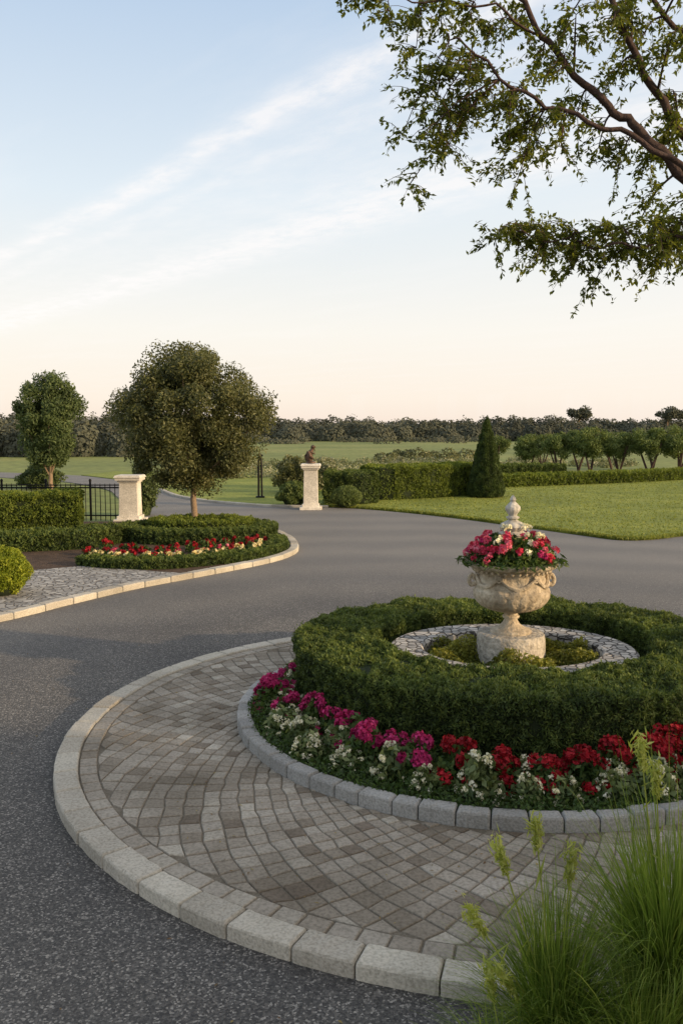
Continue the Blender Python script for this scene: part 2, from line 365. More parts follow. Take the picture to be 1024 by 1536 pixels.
for i in range(-40,240):
    for j in range(-170,170):
        w=e1*(i+.5)+e2*(j+.5)
        if w[1]<0 or w[1]>=2*math.pi or w[0]<math.log(1.9)-.02 or w[0]>math.log(3.078)+.012: continue
        Q=[]
        for (a,b) in ((i,j),(i+1,j),(i+1,j+1),(i,j+1)):
            ww=e1*a+e2*b; r,t=math.exp(ww[0]),ww[1]; r=min(max(r,1.9),3.079); 
            hs=math.sin(a*12.9+b*78.2)*43758.5; hs-=math.floor(hs); hs2=math.sin(a*39.3+b*11.1)*24634.6; hs2-=math.floor(hs2)
            r+= (hs-.5)*.022 if r<3.07 else 0; t+=(hs2-.5)*.008
            Q.append((OC[0]+r*math.cos(t),OC[1]+r*math.sin(t)))
        area=sum(Q[k][0]*Q[(k+1)%4][1]-Q[(k+1)%4][0]*Q[k][1] for k in range(4))/2
        if abs(area)<.003: continue
        if area<0: Q=Q[::-1]
        nz=mnoise.noise(Vector((w[0]*9,w[1]*4,3)))
        sett(mb,Q,.03,.029+rng.uniform(-.003,.003),float(np.clip(rng.normal(.47,.22)+nz*.25,0,1)),.005)
mb.obj('pavement',[M_sett],kind='structure',label='beige brown and grey stone setts in a curved pattern')
mb=MB(); n=420; a=rng.uniform(0,2*math.pi,n); r=rng.uniform(2.2,3.0,n)
C=np.c_[OC[0]+r*np.cos(a),OC[1]+r*np.sin(a),np.full(n,.066)]
n2=260; C2=np.c_[rng.uniform(-3.5,1.2,n2),rng.uniform(2.2,12,n2),np.full(n2,.006)]
k=np.hypot(C2[:,0]-OC[0],C2[:,1]-OC[1])>3.45; C=np.vstack([C,C2[k]])
leaves(mb,C,np.tile([0,0,1.],(len(C),1)),.022,.010,0,None,4,.5,.15)
mb.obj('fallen_leaves',[leafmat('dry_leaf',(.10,.06,.03),(.2,.13,.05),(.28,.24,.08),.1)],kind='stuff',label='scattered small dry leaves on the paving')

# ------------------------------------------------------------ hedge builder
def hedge(name,path,w,h,n,L,W,mat,closed=False,hf=None,rough=.06,label='',core=True,group=None,z0=0.0,cr=.12,lump=1.6):
    mb=MB()
    P=np.array([p[:2] for p in path],float)
    if closed: P=np.vstack([P,P[:1]])
    d=np.r_[0,np.cumsum(np.linalg.norm(np.diff(P,axis=0),axis=1))]; T=d[-1]
    def at(s):
        x=np.interp(s,d,P[:,0]); y=np.interp(s,d,P[:,1]); e=.1
        if closed:
            tx=np.interp((s+e)%T,d,P[:,0])-np.interp((s-e)%T,d,P[:,0]); ty=np.interp((s+e)%T,d,P[:,1])-np.interp((s-e)%T,d,P[:,1])
        else:
            tx=np.interp(np.clip(s+e,0,T),d,P[:,0])-np.interp(np.clip(s-e,0,T),d,P[:,0]); ty=np.interp(np.clip(s+e,0,T),d,P[:,1])-np.interp(np.clip(s-e,0,T),d,P[:,1])
        t=unit(np.stack([tx,ty],-1)); return np.stack([x,y],-1),t,np.stack([-t[...,1],t[...,0]],-1)
    s=rng.uniform(0,T,n); u=rng.uniform(0,2*h+w,n)
    lx=np.where(u<h,-w/2,np.where(u<h+w,-w/2+(u-h),w/2)); lz=np.where(u<h,u,np.where(u<h+w,h,2*h+w-u))
    nx=np.where(u<h,-1.,np.where(u<h+w,0,1.)); nz=np.where((u>=h)&(u<h+w),1.,0.); nt_=np.zeros(n)
    if not closed:
        m=rng.uniform(0,1,n)<(2*w/(2*T+2*w)); 
        endsel=rng.uniform(0,1,n)<.5
        s=np.where(m,np.where(endsel,0,T),s); lx=np.where(m,rng.uniform(-w/2,w/2,n),lx); lz=np.where(m,rng.uniform(0,h,n),lz)
        nx=np.where(m,0,nx); nz=np.where(m,0,nz); nt_=np.where(m,np.where(endsel,-1.,1.),0)
    r=cr; ax=np.abs(lx)-(w/2-r); az=lz-(h-r); k=(ax>0)&(az>0); ln=np.sqrt(np.maximum(ax,0)**2+np.maximum(az,0)**2)+1e-9
    f=np.where(k&(ln>0),r/np.maximum(ln,r),1); lx=np.where(k,np.sign(lx)*((w/2-r)+ax*f),lx); lz=np.where(k,(h-r)+az*f,lz)
    nx=np.where(k,np.sign(lx)*ax/ln,nx); nz=np.where(k,az/ln,nz)
    p,t,q=at(s)
    Nn=np.c_[q*nx[:,None]+t*nt_[:,None],nz]
    C=np.c_[p+q*lx[:,None],lz]
    if hf is not None: C[:,2]*=hf(C[:,0],C[:,1])
    nz1=fnoise(C,3.0/max(h,.3)*.9,5.1); nz2=fnoise(C,14.0 if h<.8 else 7.0,1.7)
    C=C+Nn*((nz1*rough*lump+nz2*rough*.8)-rng.uniform(0,1,n)**2*rough*1.0)[:,None]
    st=rng.uniform(0,1,n)<.03; C=C+Nn*(st*rng.uniform(0,.9,n)*rough)[:,None]
    C[:,2]+=z0
    C[:,2]=np.maximum(C[:,2],z0+.01)
    up=Nn*.7+np.array([0,0,.5])
    rr=np.clip(.36+nz2*.5+rng.uniform(-.35,.35,n)+ .26*nz,0,1)  # top leaves coloured lighter, standing in for light on the hedge top
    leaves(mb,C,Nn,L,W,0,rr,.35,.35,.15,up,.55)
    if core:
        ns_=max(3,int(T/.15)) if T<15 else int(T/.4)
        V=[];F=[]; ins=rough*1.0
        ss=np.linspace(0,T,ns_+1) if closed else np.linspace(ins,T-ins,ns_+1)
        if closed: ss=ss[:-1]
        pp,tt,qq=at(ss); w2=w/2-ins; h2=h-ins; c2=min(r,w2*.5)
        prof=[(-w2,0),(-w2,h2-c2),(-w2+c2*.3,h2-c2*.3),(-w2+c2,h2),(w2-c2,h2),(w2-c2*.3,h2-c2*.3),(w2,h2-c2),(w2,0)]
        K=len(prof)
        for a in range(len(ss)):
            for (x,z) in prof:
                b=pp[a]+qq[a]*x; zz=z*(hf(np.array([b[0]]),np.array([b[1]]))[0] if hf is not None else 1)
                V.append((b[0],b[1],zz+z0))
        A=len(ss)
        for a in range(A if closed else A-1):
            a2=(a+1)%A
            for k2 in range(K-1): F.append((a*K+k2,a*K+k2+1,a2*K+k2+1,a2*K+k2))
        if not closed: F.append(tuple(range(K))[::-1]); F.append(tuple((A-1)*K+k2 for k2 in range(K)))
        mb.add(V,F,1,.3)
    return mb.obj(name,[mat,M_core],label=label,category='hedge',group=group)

# ------------------------------------------------------------ central island
IC=(1.3,7.02); IR=2.15
mb=MB(); prism(mb,circ(*IC,IR-.1),.02,.10,0); mb.obj('planting_bed',[M_moss],kind='structure',label='dark mossy soil of the round island bed')
mb=MB(); kerb(mb,circ(*IC,IR-.055,n=240),.11,.15,.205,.008,.014,.02,True,vj=.007)
mb.obj('kerb',[M_kerbg],kind='structure',label='grey block kerb ring around the flower island')
HC=(1.5,7.44)
def hf(x,y):
    return np.where(y<HC[1], .54+.06*np.clip((y-5.7)/1.7,0,1)**1.5, .60)/.6 + .015*np.sin(x*5.1+y*3.3)
hp=circ(HC[0],HC[1],1.53,1.33,n=120)
hedge('round_hedge',hp,.72,.6,230000,.034,.012,M_hedge,True,hf,.042,'clipped green ring hedge encircling the stone urn',z0=.04,cr=.06,lump=1.3)
PC=(1.47,7.35)
def ringstrip(mb,cx,cy,ax,ay,bx,by,z0,z1,n=120,m=0):
    V=[];F=[]
    for k in range(n):
        a=2*math.pi*k/n; c,s_=math.cos(a),math.sin(a)
        V+= [(cx+ax*c,cy+ay*s_,z0),(cx+ax*c,cy+ay*s_,z1-.02),(cx+(ax-.02)*c,cy+(ay-.02)*s_,z1),(cx+(bx+.02)*c,cy+(by+.02)*s_,z1),(cx+bx*c,cy+by*s_,z1-.02),(cx+bx*c,cy+by*s_,z0)]
    for k in range(n):
        k2=(k+1)%n
        for j in range(5): F.append((k*6+j,k2*6+j,k2*6+j+1,k*6+j+1))
    mb.add(V,F,m)
mb=MB(); ringstrip(mb,PC[0],PC[1],1.06,.93,.76,.62,.02,.53)
mb.obj('planter_wall',[M_rub],label='low circular rubble stone planter wall around the urn',category='planter')
mb=MB(); prism(mb,circ(PC[0],PC[1],.77,.63,n=60),.1,.42); mb.obj('planting_bed',[M_moss],kind='structure',label='soil inside the stone planter')
mb=MB(); n=18000
a=rng.uniform(0,2*math.pi,n); q=np.sqrt(rng.uniform(.13,.97,n)); C=np.c_[PC[0]+.74*q*np.cos(a),PC[1]+.6*q*np.sin(a),np.zeros(n)]
hh=fnoise(C,4,9); C[:,2]=.43+np.clip(.06+hh*.22,0,.24)*rng.uniform(.2,1,n)
leaves(mb,C,np.tile([0,0,1.],(n,1)),.032,.018,0,np.clip(.5+hh+rng.uniform(-.3,.3,n),0,1),.5)
mb.obj('ground_cover',[leafmat('mossy_leaf',(.05,.065,.012),(.13,.15,.025),(.24,.25,.05),.3)],kind='stuff',label='mossy green ground cover around the urn base')
# urn
UC=(1.457,7.35)
urn=mkobj('garden_urn',None,loc=(UC[0],UC[1],.42),label='weathered carved stone urn with finial on a round plinth',category='urn')
mb=MB()
def pm(a,z,r): return 1+.008*math.sin(a*7+z*20)+.014*mnoise.noise(Vector((math.cos(a)*3,math.sin(a)*3,z*9)))
lathe(mb,[(.300,-.05),(.300,.0),(.298,.06),(.294,.12),(.290,.19),(.287,.232),(.280,.242),(.266,.246),(.05,.248)],(0,0,0),72,0,pm)
mb.obj('plinth',[M_plinth],parent=urn)
mb=MB(); lathe(mb,[(.175,.246),(.177,.262),(.168,.272),(.14,.282),(.105,.298),(.076,.322),(.058,.35),(.054,.368),(.07,.374),(.074,.384),(.07,.394),(.056,.40),(.06,.415),(.085,.432)],(0,0,0),48)
mb.obj('foot',[M_urn],parent=urn)
mb=MB()
zs=lambda z:.43+(z-.462)*(.866-.43)/(.866-.462)
zi=lambda z:.462+(z-.43)*(.866-.462)/(.866-.43)
def um(a,z,r):
    z=zi(z); f=1
    if .455<z<.62: f+=.04*abs(math.cos(a*11))*min(1,(z-.455)/.05)*min(1,(.62-z)/.03)
    if .64<z<.78:
        f+=.06*max(0,mnoise.noise(Vector((math.cos(a)*4.5,math.sin(a)*4.5,z*22))))+.025*math.sin(a*12+math.sin(z*60)*1.5)
    return f
pr=[(.08,.462),(.135,.468),(.20,.485),(.255,.51),(.29,.545),(.312,.585),(.322,.615),(.326,.63),(.318,.642),(.305,.65),(.302,.66),(.296,.68),(.286,.70),(.28,.72),(.277,.74),(.278,.76),(.284,.775),(.298,.785),(.302,.795),(.32,.803),(.345,.815),(.372,.825),(.385,.838),(.387,.852),(.375,.862),(.35,.866),(.335,.86),(.32,.83),(.28,.815)]
lathe(mb,[(r,zs(z)) for r,z in pr],(0,0,0),132,0,um)
for k in range(36):
    a=2*math.pi*k/36; 
    bm=bmesh.new(); bmesh.ops.create_uvsphere(bm,u_segments=8,v_segments=6,radius=.018)
    bm.verts.index_update()
    mb.add([(v.co.x*.9+.322*math.cos(a),v.co.y*.9+.322*math.sin(a),v.co.z*1.1+.797) for v in bm.verts],[tuple(v.index for v in f.verts) for f in bm.faces],0,None,True); bm.free()
for k in range(6):
    a0=2*math.pi*k/6
    pts=[];rad=[]
    for j in range(13):
        t=j/12; a=a0+t*2*math.pi/6; pts.append((.300*math.cos(a),.300*math.sin(a),.75-.085*math.sin(math.pi*t))); rad.append(.011+.011*math.sin(math.pi*t))
    tube(mb,pts,rad,7)
    pts=[(.305*math.cos(a0)+.03*math.cos(b)*-math.sin(a0)*(1-b/14),.305*math.sin(a0)+.03*math.cos(b)*math.cos(a0)*(1-b/14),.74+.03*math.sin(b)*(1-b/14)) for b in np.linspace(0,10,22)]
    tube(mb,pts,[.009]*22,6)
mb.obj('bowl',[M_urn],parent=urn)
for sgn in (-1,1):
    mb=MB(); pts=curve([(sgn*.30,0,.68),(sgn*.345,0,.66),(sgn*.365,0,.70),(sgn*.345,0,.75),(sgn*.325,0,.73),(sgn*.335,0,.705)],5)
    tube(mb,[tuple(p) for p in pts],list(np.linspace(.022,.011,len(pts))),8); mb.obj('handle',[M_urn],parent=urn)
mb=MB()
lathe(mb,[(.10,.8),(.10,1.08),(.118,1.09),(.12,1.105),(.10,1.115),(.085,1.125),(.10,1.14),(.108,1.16),(.095,1.185),(.06,1.205),(.036,1.22),(.055,1.232),(.057,1.243),(.033,1.255),(.045,1.28),(.062,1.305),(.06,1.33),(.035,1.36),(.02,1.375),(.027,1.39),(.02,1.41),(.004,1.43)],(0,0,0),48,0,lambda a,z,r:1+.07*abs(math.cos(a*6))*(1 if 1.12<z<1.2 or 1.26<z<1.35 else 0))
mb.obj('finial',[M_fin],parent=urn)
arr=mkobj('flower_arrangement',None,loc=(UC[0],UC[1],1.32),label='mounded pink red and white flowers filling the urn',category='flowers')
def dome(n,R,H,seed=0,zoff=0):
    a=rng.uniform(0,2*math.pi,n); cz=rng.uniform(0,1,n); rr=np.sqrt(1-cz**2)
    Nn=np.c_[rr*np.cos(a),rr*np.sin(a),cz]; return Nn*np.array([R,R,H])+np.array([0,0,zoff]),unit(Nn*np.array([1/R,1/R,1/H]))
mb=MB(); C,Nn=dome(5500,.34,.24,0,-.04); C*=rng.uniform(.6,1.08,(5500,1)); leaves(mb,C,Nn,.055,.024,0,None,.4)
a=rng.uniform(0,2*math.pi,420); rr=rng.uniform(.34,.46,420); leaves(mb,np.c_[rr*np.cos(a),rr*np.sin(a),-.02+rng.normal(0,.015,420)-(rr-.36)*.2],np.tile([0,0,1.],(420,1)),.07,.02)
mb.obj('foliage',[M_plant],parent=arr)
def blooms(mb,K,R,H,br,per,pl,mi=0,flat=.0):
    C,Nn=dome(K,R,H)
    for k in range(K):
        c=C[k]; nn=Nn[k]
        b=br*rng.uniform(.7,1.2); v=unit(rng.normal(size=(per,3))+nn*.8)
        leaves(mb,c+v*b*rng.uniform(.5,1,(per,1)),v,pl,pl*.8,mi,np.clip(rng.uniform(0,1,per)*.6+rng.uniform(0,.4),0,1),1.2,.25,.2)
mb=MB(); blooms(mb,26,.36,.23,.038,34,.03); mb.obj('red_blossom',[M_hot],parent=arr)
mb=MB(); blooms(mb,40,.38,.22,.036,34,.028); mb.obj('pink_blossom',[M_pink],parent=arr)
mb=MB(); blooms(mb,14,.38,.22,.038,30,.026); mb.obj('magenta_blossom',[M_mag],parent=arr)
mb=MB(); blooms(mb,22,.32,.28,.034,28,.025); mb.obj('white_blossom',[M_white],parent=arr)

def plant_templates(petal,br,per,leafm,K,R=.13,H=.14,n=3,ll=.045,leafn=500,pl=.03,zo=0):
    out=[]
    for i in range(n):
        f=MB(); C,Nn=dome(leafn,R,H); C*=rng.uniform(.35,1.05,(leafn,1)); C[:,2]+=.01
        leaves(f,C,Nn,ll,ll*.55,0,None,.4)
        b=MB(); blooms(b,K,R*.9,H*1.08,br,per,pl)
        out.append((f.mesh('plant_foliage',[leafm]),b.mesh('plant_blossom',[petal])))
    return out
T_red=plant_templates(M_red,.05,64,M_plant,13,.125,.19,n=4,pl=.03)
T_mag=plant_templates(M_mag,.042,50,M_plant,13,.12,.19,n=4,pl=.028)
T_white=plant_templates(M_white,.026,20,M_pale,22,.14,.20,n=5,pl=.019,ll=.055,leafn=480)
T_cream=plant_templates(M_cream,.045,14,M_plant,4,.11,.10,pl=.055,ll=.06,leafn=170)
T_red2=plant_templates(M_red,.05,20,M_plant,5,.12,.13,pl=.055,ll=.06,leafn=170)
T_pink2=plant_templates(M_pink,.045,16,M_plant,5,.12,.13,pl=.05,ll=.06,leafn=170)
def place(T,x,y,z,s,label,cat,group):
    f,b=T[rng.integers(len(T))]
    e=mkobj('flowering_plant',None,loc=(x,y,z),rot=(rng.normal(0,.1),rng.normal(0,.1),rng.uniform(0,6.28)),scale=(s*rng.uniform(.9,1.15),s*rng.uniform(.9,1.15),s*rng.uniform(.85,1.15)),label=label,category=cat,group=group)
    mkobj('foliage',f,parent=e); mkobj('blossom',b,parent=e)
G='bedding flowers around the island hedge'
d=132.0
while d<350:
    a=math.radians(d); r=1.82+rng.uniform(-.08,.08)
    place(T_white,IC[0]+r*math.cos(a),IC[1]+r*math.sin(a),.08,rng.uniform(.8,1.2),'pale green bedding plant with tiny white blooms','white flower',G); d+=rng.uniform(6.5,11)
d=140.0
while d<346:
    a=math.radians(d); r=1.64+rng.uniform(-.06,.06)
    place(T_white,IC[0]+r*math.cos(a),IC[1]+r*math.sin(a),.08,rng.uniform(.65,.95),'pale green bedding plant with tiny white blooms','white flower',G); d+=rng.uniform(13,26)
d=140.0
while d<350:
    a=math.radians(d); ca,sa=math.cos(a),math.sin(a); r=1.5
    while (((IC[0]+r*ca-HC[0])/1.93)**2+((IC[1]+r*sa-HC[1])/1.72)**2)<1: r+=.02
    r=min(max(r+.07,1.48),1.82)+rng.uniform(-.05,.13)
    pm_=.97 if d<222 else (.55 if d<250 else .06); mag=rng.random()<pm_
    place(T_mag if mag else T_red,IC[0]+r*ca,IC[1]+r*sa,.11,rng.uniform(.9,1.3),'magenta blooming bedding plant beside the hedge' if mag else 'deep red blooming bedding plant beside the hedge','magenta flower' if mag else 'red flower',G)
    d+=rng.uniform(6.5,11)
mb=MB(); n=34000; a=rng.uniform(math.radians(120),math.radians(360),n); r=rng.uniform(1.35,2.07,n)
C=np.c_[IC[0]+r*np.cos(a),IC[1]+r*np.sin(a),.10+rng.uniform(0,.07,n)]
leaves(mb,C,np.tile([0,0,1.],(n,1)),.03,.016,0,rng.uniform(0,.7,n),.4)
mb.obj('ground_cover',[M_plant],kind='stuff',label='low green ground cover between bedding plants')

# ------------------------------------------------------------ left bed
kp=curve([(-9,6.6),(-7,7.9),(-5.4,9.5),(-4.35,10.75),(-3.82,11.8),(-3.18,13.0),(-2.35,14.15),(-1.42,15.5),(-1.02,16.5),(-.96,17.5),(-1.2,19.0),(-1.8,20.6),(-3.0,21.7),(-4.6,22.2)],6)
inner=[tuple(p) for p in kp]
bedpoly=inner+[(-5.4,22.3),(-12,22.3),(-12,7)]
mb=MB(); prism(mb,bedpoly,-.02,.045); mb.obj('planting_bed',[M_soil],kind='structure',label='brown soil bed with tree and hedges')
mb=MB(); kerb(mb,kp,.17,.09,.5,.012,.018,-.02); mb.obj('kerb',[M_kerb],kind='structure',label='pale stone kerb edging the tree bed')
pth=[tuple(p) for p in curve([(-9,6.9),(-7,8.15),(-5.5,9.7),(-4.5,10.9),(-3.97,11.95),(-3.33,13.1),(-2.6,14.1)],5)]+[(-3.2,14.35),(-4.45,14.9),(-5.2,14.4),(-6.0,13.9),(-9,12),(-10,8)]
mb=MB(); prism(mb,pth,.03,.055); mb.obj('path',[M_rub2],kind='structure',label='grey crazy paving path inside the kerb')
G2='clipped hedges of the tree bed'
hedge('low_hedge',curve([(-4.5,15.1),(-3.9,14.75),(-3.0,14.75),(-2.1,15.35),(-1.45,16.1),(-1.25,17.0),(-1.35,18)],5),.36,.17,24000,.05,.022,M_hedge,label='low clipped hedge edging the flower rows',rough=.03,z0=.04,cr=.05,group=G2)
hedge('low_hedge',circ(-3.15,19.0,1.5,1.15,n=60),.5,.3,36000,.06,.025,M_hedge,True,None,.04,'clipped ring hedge around the tree trunk',z0=.04,group=G2,cr=.08)
hedge('low_hedge',circ(-3.15,19.3,1.0,.6,n=60),.4,.4,16000,.06,.025,M_hedgeL,True,None,.04,'inner clipped ring of lighter hedge under the tree',z0=.04,group=G2,cr=.08)
hedge('low_hedge',[(-8.5,16.6),(-6.6,16.9),(-5.3,17.4),(-4.9,18.3)],.8,.36,30000,.06,.026,M_hedge,label='low clipped dark hedge above bare soil',rough=.05,z0=.04,group=G2)
hedge('low_hedge',[(-10,19.2),(-7.8,19.3),(-5.95,19.7)],1.1,.97,44000,.07,.03,M_hedgeL,label='tall box hedge in front of the iron fence',rough=.06,z0=.04,group=G2)
G3='rows of bedding flowers by the tree'
def along(path,step):
    P=np.array(curve(path,12)); d=np.r_[0,np.cumsum(np.linalg.norm(np.diff(P,axis=0),axis=1))]
    for s in np.arange(0,d[-1],step): yield np.interp(s,d,P[:,0])+rng.normal(0,.05),np.interp(s,d,P[:,1])+rng.normal(0,.05)
for x,y in along([(-4.5,15.7),(-3.8,15.2),(-3.0,15.2),(-2.3,15.75),(-1.75,16.5),(-1.6,17.2)],.2):
    place(T_cream,x,y,.08,rng.uniform(.95,1.35),'cream and yellow bedding flower clump','yellow flower',G3)
for x,y in along([(-4.7,16.2),(-3.9,15.75),(-3.0,15.7),(-2.5,16.15),(-2.0,16.8),(-1.7,17.8)],.24):
    place(T_red2 if rng.random()<.7 else T_pink2,x,y,.06,rng.uniform(.85,1.25),'bright red bedding flower clump','red flower',G3)
for x,y in along([(-4.6,16.9),(-3.2,16.5),(-2.4,17.1),(-1.75,18.1)],.3):
    place(T_red2,x,y,.07,rng.uniform(.8,1.2),'bright red bedding flower clump','red flower',G3)
def shrub(name,c,R,H,n,L,W,mat,label,group=None,rough=.06,lump=.2):
    mb=MB(); C,Nn=dome(n,R,H*.55)
    m=rng.uniform(0,1,n)<.42; C[m,2]*=-.8; Nn[m,2]*=-1
    nz=fnoise(C,6/R*.4,3)
    C=C*(1+nz*lump)[:,None]*rng.uniform(.84,1.05,(n,1)); C+=np.array([0,0,H*.45])
    C[:,2]=np.maximum(C[:,2],.01)
    leaves(mb,C,Nn,L,W,0,np.clip(.5+nz*.5+rng.uniform(-.35,.35,n),0,1),.4,.35,.1,Nn*.6+np.array([0,0,.4]),.6)
    lathe(mb,[(R*.55,0.0),(R*.75,H*.25),(R*.77,H*.5),(R*.5,H*.75),(R*.2,H*.82)],(0,0,0),20,1)
    return mb.obj(name,[mat,M_core],loc=c,label=label,category='shrub',group=group)
shrub('round_shrub',(-4.95,12.3,.05),.44,.66,20000,.045,.017,leafmat('gold_leaf',(.08,.12,.012),(.18,.24,.02),(.34,.38,.04),.35),'rounded yellow green shrub on the path')

# ------------------------------------------------------------ trees
def crownpts(K,per,cen,rad,shape=None,cl=.22,shell=.55):
    out=[];nrm=[];rr=[]
    cen=np.array(cen);rad=np.array(rad)
    cs=[]
    while len(cs)<K:
        v=rng.normal(size=3); v/=np.linalg.norm(v); q=rng.uniform(shell**3,1)**(1/3); p=v*q
        if shape is not None:
            s=shape(p[2]); p=p*np.array([s,s,1])
        cs.append(p*rad*(1-cl*.55))
    for p in cs:
        cr_=cl*rng.uniform(.6,1.3)*rad.mean(); v=unit(rng.normal(size=(per,3))); q=rng.uniform(.05,1.25,(per,1))**.6
        P=p+v*q*cr_*np.array([1,1,.9]); out.append(P+cen); nrm.append(unit(v+unit(p[None]/rad)*.8))
        rr.append(np.clip(rng.uniform(0,.45)+rng.uniform(0,.6,per),0,1))
    return np.concatenate(out),np.concatenate(nrm),np.concatenate(rr),[c+cen for c in cs]
def tree(name,base,trunkh,cen,rad,K,per,L,W,mat,tr,label,shape=None,cl=.22,group=None,category='tree',bark=None,limbs=9,lean=(0,0),shell=.5,up=.0):
    e=mkobj(name,None,loc=base,label=label,category=category,group=group)
    C,Nn,rr,cs=crownpts(K,per,cen,rad,shape,cl,shell)
    mb=MB(); leaves(mb,C,Nn,L,W,0,rr,.4,.35,.1,Nn*up+np.array([0,0,up]) if up else None); mb.obj('crown',[mat],parent=e)
    mb=MB(); top=np.array([lean[0],lean[1],trunkh])
    pts=[(0,0,-.03),(lean[0]*.2+.01,lean[1]*.2,trunkh*.3),(lean[0]*.6-.02,lean[1]*.5,trunkh*.7),tuple(top),(cen[0]*.5,cen[1],trunkh+(cen[2]-trunkh)*.7),(cen[0],cen[1],cen[2]+rad[2]*.6)]
    tube(mb,pts,[tr*1.25,tr,tr*.9,tr*.82,tr*.55,tr*.12],10)
    idx=rng.choice(len(cs),min(limbs,len(cs)),replace=False)
    for i in idx:
        c=np.array(cs[i]); s=top+np.array([0,0,rng.uniform(-.05,.4)*rad[2]*.5]); mid=(s+c)/2+np.array([0,0,-.08*rad[2]])
        tube(mb,[tuple(s),tuple(mid),tuple(c)],[tr*.4,tr*.25,tr*.06],6)
    mb.obj('trunk',[bark or M_bark],parent=e)
    return e
tree('garden_tree',(-3.37,19.8,.04),1.12,(-.05,0,2.68),(1.84,1.7,1.80),160,560,.082,.035,M_tree,.075,'round dense olive green tree with slim brown trunk',lambda z:1.03-.38*max(z,0)**1.5-.14*max(-z,0)**2,.19,limbs=26,shell=.3,up=.3)
tree('garden_tree',(-11.6,34.6,-.03),.5,(0,0,2.6),(1.65,1.5,2.35),90,360,.15,.055,M_tree2,.1,'upright dark green tree behind the iron fence',lambda z:.72+.36*z if z<.45 else .9-.35*(z-.4),.2,shell=.3,up=.8)
shrub('round_shrub',(-12.5,36,-.03),.8,.95,6000,.12,.05,M_tree2,'dark bush beside the upright tree',lump=.5)
shrub('round_shrub',(-5.6,24.4,.0),.36,1.35,5000,.09,.035,M_tree2,'upright leafy shrub beside the stone gate pillar',lump=.5)

# ------------------------------------------------------------ pillars, fence, sculpture
def pillar(x,y,H,w,label):
    e=mkobj('stone_pillar',None,loc=(x,y,0),label=label,category='pillar',group='pale stone gate pillars')
    mb=MB(); box(mb,(0,0,.03),(w*1.5,w*1.5,.1),.012); box(mb,(0,0,.12),(w*1.18,w*1.18,.09),.012); mb.obj('base',[M_pillar],parent=e)
    mb=MB(); box(mb,(0,0,.165+(H-.165-.2)/2),(w,w,H-.165-.2),.012,taper=.93)
    mb.obj('shaft',[M_pillar],parent=e)
    mb=MB(); box(mb,(0,0,H-.175),(w*1.08,w*1.08,.05),.01); box(mb,(0,0,H-.115),(w*1.3,w*1.3,.075),.015); box(mb,(0,0,H-.045),(w*1.42,w*1.42,.065),.015,taper=.9); mb.obj('cap',[M_pillar],parent=e)
    return e
pillar(-5.55,22.75,1.24,.5,'short white stone pillar at the end of the fence')
pillar(-.93,26.3,1.4,.44,'white stone pillar carrying a small bronze statue')
mb=MB(); lathe(mb,[(.13,0),(.13,.03),(.1,.05),(.07,.06)],(0,0,0),20)
tube(mb,[(-.02,0,.05),(-.04,0,.15),(-.02,0,.26),(.03,0,.34),(.05,0,.38)],[.07,.1,.085,.05,.045],10)
tube(mb,[(.05,0,.37),(.06,0,.43),(.08,0,.47)],[.045,.065,.03],10)
tube(mb,[(.08,0,.44),(.14,0,.42)],[.025,.008],6)
tube(mb,[(-.06,.06,.3),(-.13,.07,.18),(-.12,.05,.06)],[.05,.05,.015],8)
tube(mb,[(-.06,-.06,.3),(-.02,-.1,.2),(.08,-.08,.12)],[.045,.04,.02],8)
tube(mb,[(.02,-.05,.28),(.1,-.05,.24),(.11,-.03,.36)],[.03,.025,.015],8)
mb.obj('statue',[M_bronze],loc=(-.93,26.3,1.4),label='small dark bronze statue standing on the pillar',category='statue',scale=1.15)
mb=MB(); box(mb,(0,0,.02),(.3,.2,.08),.01)
tube(mb,[(-.06,0,.05),(-.05,0,.6),(-.06,0,1.2),(-.03,0,1.42)],[.035,.04,.04,.03],8)
tube(mb,[(.06,0,.05),(.05,0,.6),(.05,0,1.15),(.03,0,1.42)],[.035,.035,.04,.03],8)
tube(mb,[(-.08,0,1.38),(0,0,1.46),(.1,0,1.5)],[.03,.06,.03],8); tube(mb,[(0,0,1.45),(-.02,0,1.6)],[.05,.04],8)
mb.obj('garden_sculpture',[M_iron],loc=(-2.85,30.4,.03),label='slender dark metal sculpture on the verge',category='sculpture')
fe=mkobj('iron_fence',None,loc=(0,22.9,0),label='black iron railing fence ending at the pillar',category='fence')
mb=MB(); tube(mb,[(-10.2,0,.88),(-5.8,0,.88)],[.02,.02],6); tube(mb,[(-10.2,0,.95),(-5.8,0,.95)],[.016,.016],6); tube(mb,[(-10.2,0,.14),(-5.8,0,.14)],[.018,.018],6); mb.obj('rail',[M_iron],parent=fe)
pk=MB(); tube(pk,[(0,0,0),(0,0,.95),(0,0,1.0)],[.012,.012,.003],6); pkm=pk.mesh('picket',[M_iron])
pq=MB(); box(pq,(0,0,.52),(.05,.05,1.04),.006); lathe(pq,[(.03,1.04),(.04,1.07),(.03,1.1),(.004,1.12)],(0,0,0),12); pqm=pq.mesh('post',[M_iron])
for i,x in enumerate(np.arange(-10.15,-5.8,.13)):
    if i%9==0: mkobj('post',pqm,loc=(x,0,0),parent=fe)
    else: mkobj('picket',pkm,loc=(x,0,0),parent=fe)

